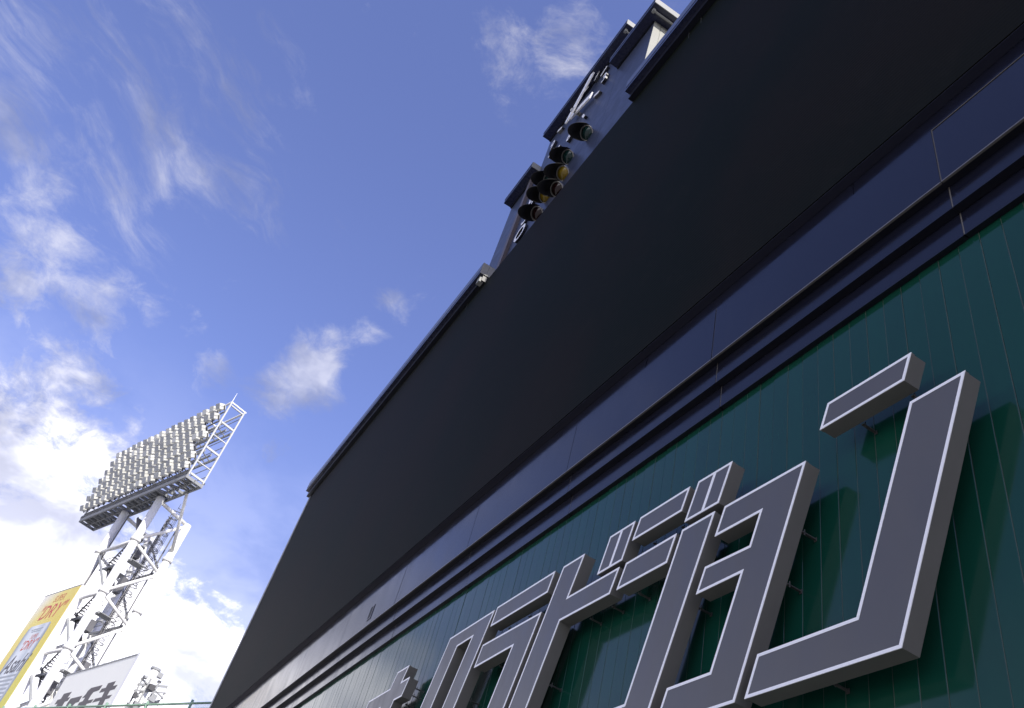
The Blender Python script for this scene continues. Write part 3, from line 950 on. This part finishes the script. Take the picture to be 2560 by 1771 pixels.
can = [(13.05, 26.05), (13.3, 26.2), (17.6, 26.15), (17.95, 25.9), (18.1, 25.2), (18.05, 9.6), (12.85, 9.6), (12.85, 25.3)]
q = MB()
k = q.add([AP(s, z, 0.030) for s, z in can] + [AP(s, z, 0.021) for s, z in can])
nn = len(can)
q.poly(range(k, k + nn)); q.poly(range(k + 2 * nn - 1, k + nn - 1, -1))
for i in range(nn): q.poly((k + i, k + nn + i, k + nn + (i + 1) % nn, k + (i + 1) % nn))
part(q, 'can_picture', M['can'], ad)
AX = dict(ex=tuple(-TU), ez=(0, 0, 1), en=tuple(-TV))
text_part('SUPER', 1.05, AP(15.0, 28.95, 0.026), m=M['red'], parent=ad, shear=0.25, sx=0.85, **AX)
text_part('"DRY"', 2.25, AP(15.2, 27.45, 0.026), m=M['red'], parent=ad, shear=0.30, sx=0.95, bold=0.02, **AX)
text_part('SUPER', 0.7, AP(15.2, 24.85, 0.036), m=M['red'], parent=ad, shear=0.25, sx=0.8, **AX)
text_part('"DRY"', 1.45, AP(15.3, 23.95, 0.036), m=M['red'], parent=ad, shear=0.30, sx=0.9, bold=0.015, **AX)
text_part('Asahi', 2.6, AP(15.5, 22.0, 0.036), m=M['addark'], parent=ad, shear=0.45, sx=0.85, bold=0.03, **AX)
for i in range(9):
    q = MB(); zz0 = 20.75 - i * 0.42
    q.obox(AP(13.3 + random.uniform(0, .3), zz0, 0.036), TU * random.uniform(3.6, 4.4), TV * 0.005, (0, 0, 0.20)); part(q, 'small_print', M['adgrey'], ad)
for a, b, z in ((14.2, 16.9, 25.62), (14.5, 16.6, 25.4)):
    q = MB(); q.obox(AP(a, z, 0.036), TU * (b - a), TV * 0.005, (0, 0, 0.12)); part(q, 'small_print', M['adgrey'], ad)

# ------------------------------------------------------------------ pale billboard in front of the tower
B0 = Vector((-71.2, -1.74, 0)); B1 = Vector((-60.0, 1.64, 0))
BU = (B1 - B0).normalized(); BLEN = (B1 - B0).length
BN = Vector((-BU.y, BU.x, 0))                      # pointing away behind
def BP(a, z, out=0.0): return B0 + BU * a - BN * out + Vector((0, 0, z))
bb = thing('billboard', BP(BLEN / 2, GZ), 'pale grey billboard with bold dark lettering on a white steel frame', 'billboard')
q = MB(); q.obox(BP(0, 5.0), BU * BLEN, BN * 0.45, (0, 0, 12.2)); part(q, 'panel', M['signgrey'], bb)
q = MB(); q.obox(BP(-0.02, 17.202, 0.04), BU * (BLEN + 0.04), BN * 0.52, (0, 0, 0.09)); part(q, 'top_trim', M['towergrey'], bb)
q = MB(); q.obox(BP(BLEN + 0.004, 5.0, 0.03), BU * 0.35, BN * 0.8, (0, 0, 12.35)); part(q, 'end_trim', M['towerwhite'], bb)


def glyph(rects):
    q = MB()
    for pl in rects:
        n = len(pl)
        k = q.add([BP(a, z, 0.010) for a, z in pl] + [BP(a, z, 0.002) for a, z in pl])
        q.poly(range(k, k + n)); q.poly(range(k + 2 * n - 1, k + n - 1, -1))
        for i in range(n): q.poly((k + i, k + n + i, k + n + (i + 1) % n, k + (i + 1) % n))
    return part(q, 'lettering', M['signdark'], bb)


glyph([[(1.75, 15.68), (3.15, 15.68), (3.0, 15.27), (3.45, 15.27), (3.39, 15.02), (2.9, 15.01), (2.84, 13.3), (1.6, 13.3), (1.62, 15.0), (1.1, 14.98), (1.12, 15.3), (1.72, 15.31)]])
glyph([[(3.62, 13.3), (3.64, 14.9), (3.75, 15.13), (5.74, 15.13), (5.70, 14.72), (5.2, 14.70), (4.95, 14.5), (4.9, 13.3)]])
glyph([[(6.3, 13.3), (6.4, 14.42), (5.9, 14.45), (5.92, 14.65), (6.42, 14.68), (6.5, 14.93), (5.95, 14.95), (6.25, 15.18), (6.28, 15.40), (6.6, 15.57), (8.41, 15.57), (8.31, 15.24), (7.45, 15.2), (7.32, 15.0), (7.3, 14.66), (8.24, 14.64), (8.12, 14.43), (7.44, 14.42), (7.46, 13.3)]])
glyph([[(9.6, 13.3), (9.55, 14.42), (8.3, 14.42), (8.5, 14.65), (9.5, 14.65), (9.45, 15.03), (8.6, 15.03), (8.64, 15.29), (9.28, 15.29), (9.25, 15.59), (10.41, 15.61), (10.39, 15.28), (11.06, 15.29), (10.97, 15.02), (10.30, 15.0), (10.29, 14.66), (11.08, 14.64), (10.91, 14.44), (10.35, 14.43), (10.5, 13.3)]])
# frame behind: two rows of posts, ties and boxes, seen past its right end
def BQ(a, t, z): return B0 + BU * a + BN * t + Vector((0, 0, z))
for a in (1.0, 4.5, 8.0, BLEN - 0.3):
    for t in (0.62, 3.0):
        q = MB(); q.tube(BQ(a, t, GZ), BQ(a, t, 16.9 if t < 1 else 16.6), 0.15, 8); part(q, 'post', M['towerwhite'], bb, smooth=True)
for z in (6.5, 9.0, 11.4, 13.6, 15.6):
    q = MB()
    q.bar(BQ(BLEN - 0.3, 0.6, z), BQ(BLEN - 0.3, 3.0, z + 0.9), 0.14, 0.14); q.bar(BQ(BLEN - 0.3, 3.0, z - 1.2), BQ(BLEN - 0.3, 0.6, z), 0.10, 0.10)
    q.bar(BQ(1.0, 3.0, z), BQ(BLEN - 0.3, 3.0, z), 0.14, 0.14)
    part(q, 'tie', M['towergrey'], bb)
for i in range(26):
    z = 10.2 + i * 0.26
    q = MB(); q.obox(BQ(BLEN - 0.25 + random.uniform(-.3, .25), 0.95 + random.uniform(0, 1.3), z), BU * random.uniform(.12, .35), BN * random.uniform(.15, .5), (0, 0, random.uniform(.12, .38)))
    part(q, 'fitting', M['towergrey'] if i % 3 else M['lampdark'], bb)
for t in (1.1, 1.6, 2.2):
    q = MB(); q.tube(BQ(BLEN - 0.2, t, GZ), BQ(BLEN - 0.2, t, 16.4), 0.06, 6); part(q, 'conduit', M['towergrey'], bb)
for i in range(9):
    z = 8.6 + i * 0.95
    q = MB(); q.bar(BQ(BLEN - 0.2, 0.7, z), BQ(BLEN - 0.2, 2.95, z + (0.8 if i % 2 else -0.5)), 0.09, 0.09); part(q, 'tie', M['towergrey'], bb)
sp = thing('steel_pole', BQ(BLEN + 1.0, 4.0, GZ), 'slim white steel pole standing right of the pale billboard', 'pole')
pb = TO * 0 + Vector((-math.sin(R(87.08)) * 61, math.cos(R(87.08)) * 61, 0))
sp.location = pb + Vector((0, 0, GZ))
q = MB(); q.tube(pb + Vector((0, 0, GZ)), pb + Vector((0, 0, 17.0)), 0.28, 12); part(q, 'shaft', M['towerwhite'], sp, smooth=True)
q = MB(); q.tube(pb + Vector((0, 0, 17.0)), pb + Vector((0, 0, 17.15)), 0.33, 12); part(q, 'cap', M['towergrey'], sp)
q = MB(); q.bar(pb + Vector((0, 0, 14.3)), pb + Vector((-1.4, -1.2, 15.3)), 0.14, 0.14); part(q, 'arm', M['towergrey'], sp)

# ------------------------------------------------------------------ wire fence on the stand
FZ0, FZ1 = 8.24, 9.84
fe = thing('wire_fence', (FA + FB) / 2 + Vector((0, 0, FZ0)), 'pale green welded wire fence with round top rail along the stand', 'fence')
def FP(a, z): return FA + fd * a + Vector((0, 0, z))
FL = (FB - FA).length
q = MB(); q.tube(FP(0, FZ1), FP(FL, FZ1), 0.045, 8); part(q, 'top_rail', M['fence'], fe, smooth=True)
q = MB(); q.tube(FP(0, FZ0 + .08), FP(FL, FZ0 + .08), 0.03, 8); part(q, 'bottom_rail', M['fence'], fe, smooth=True)
a = 1.0
while a < FL:
    q = MB(); q.tube(FP(a, FZ0 - 0.0), FP(a, FZ1 + 0.14), 0.055, 8); part(q, 'post', M['fence'], fe, smooth=True)
    a += 3.05
q = MB()
a = 0.0
while a < FL:
    q.bar(FP(a, FZ0 + .08), FP(a, FZ1), 0.007, 0.007); a += 0.06
for z in (8.5, 8.8, 9.1, 9.4, 9.65): q.bar(FP(0, z), FP(FL, z), 0.008, 0.008)
part(q, 'wire_mesh', M['fence'], fe, kind='stuff')
bpy.context.view_layer.update()
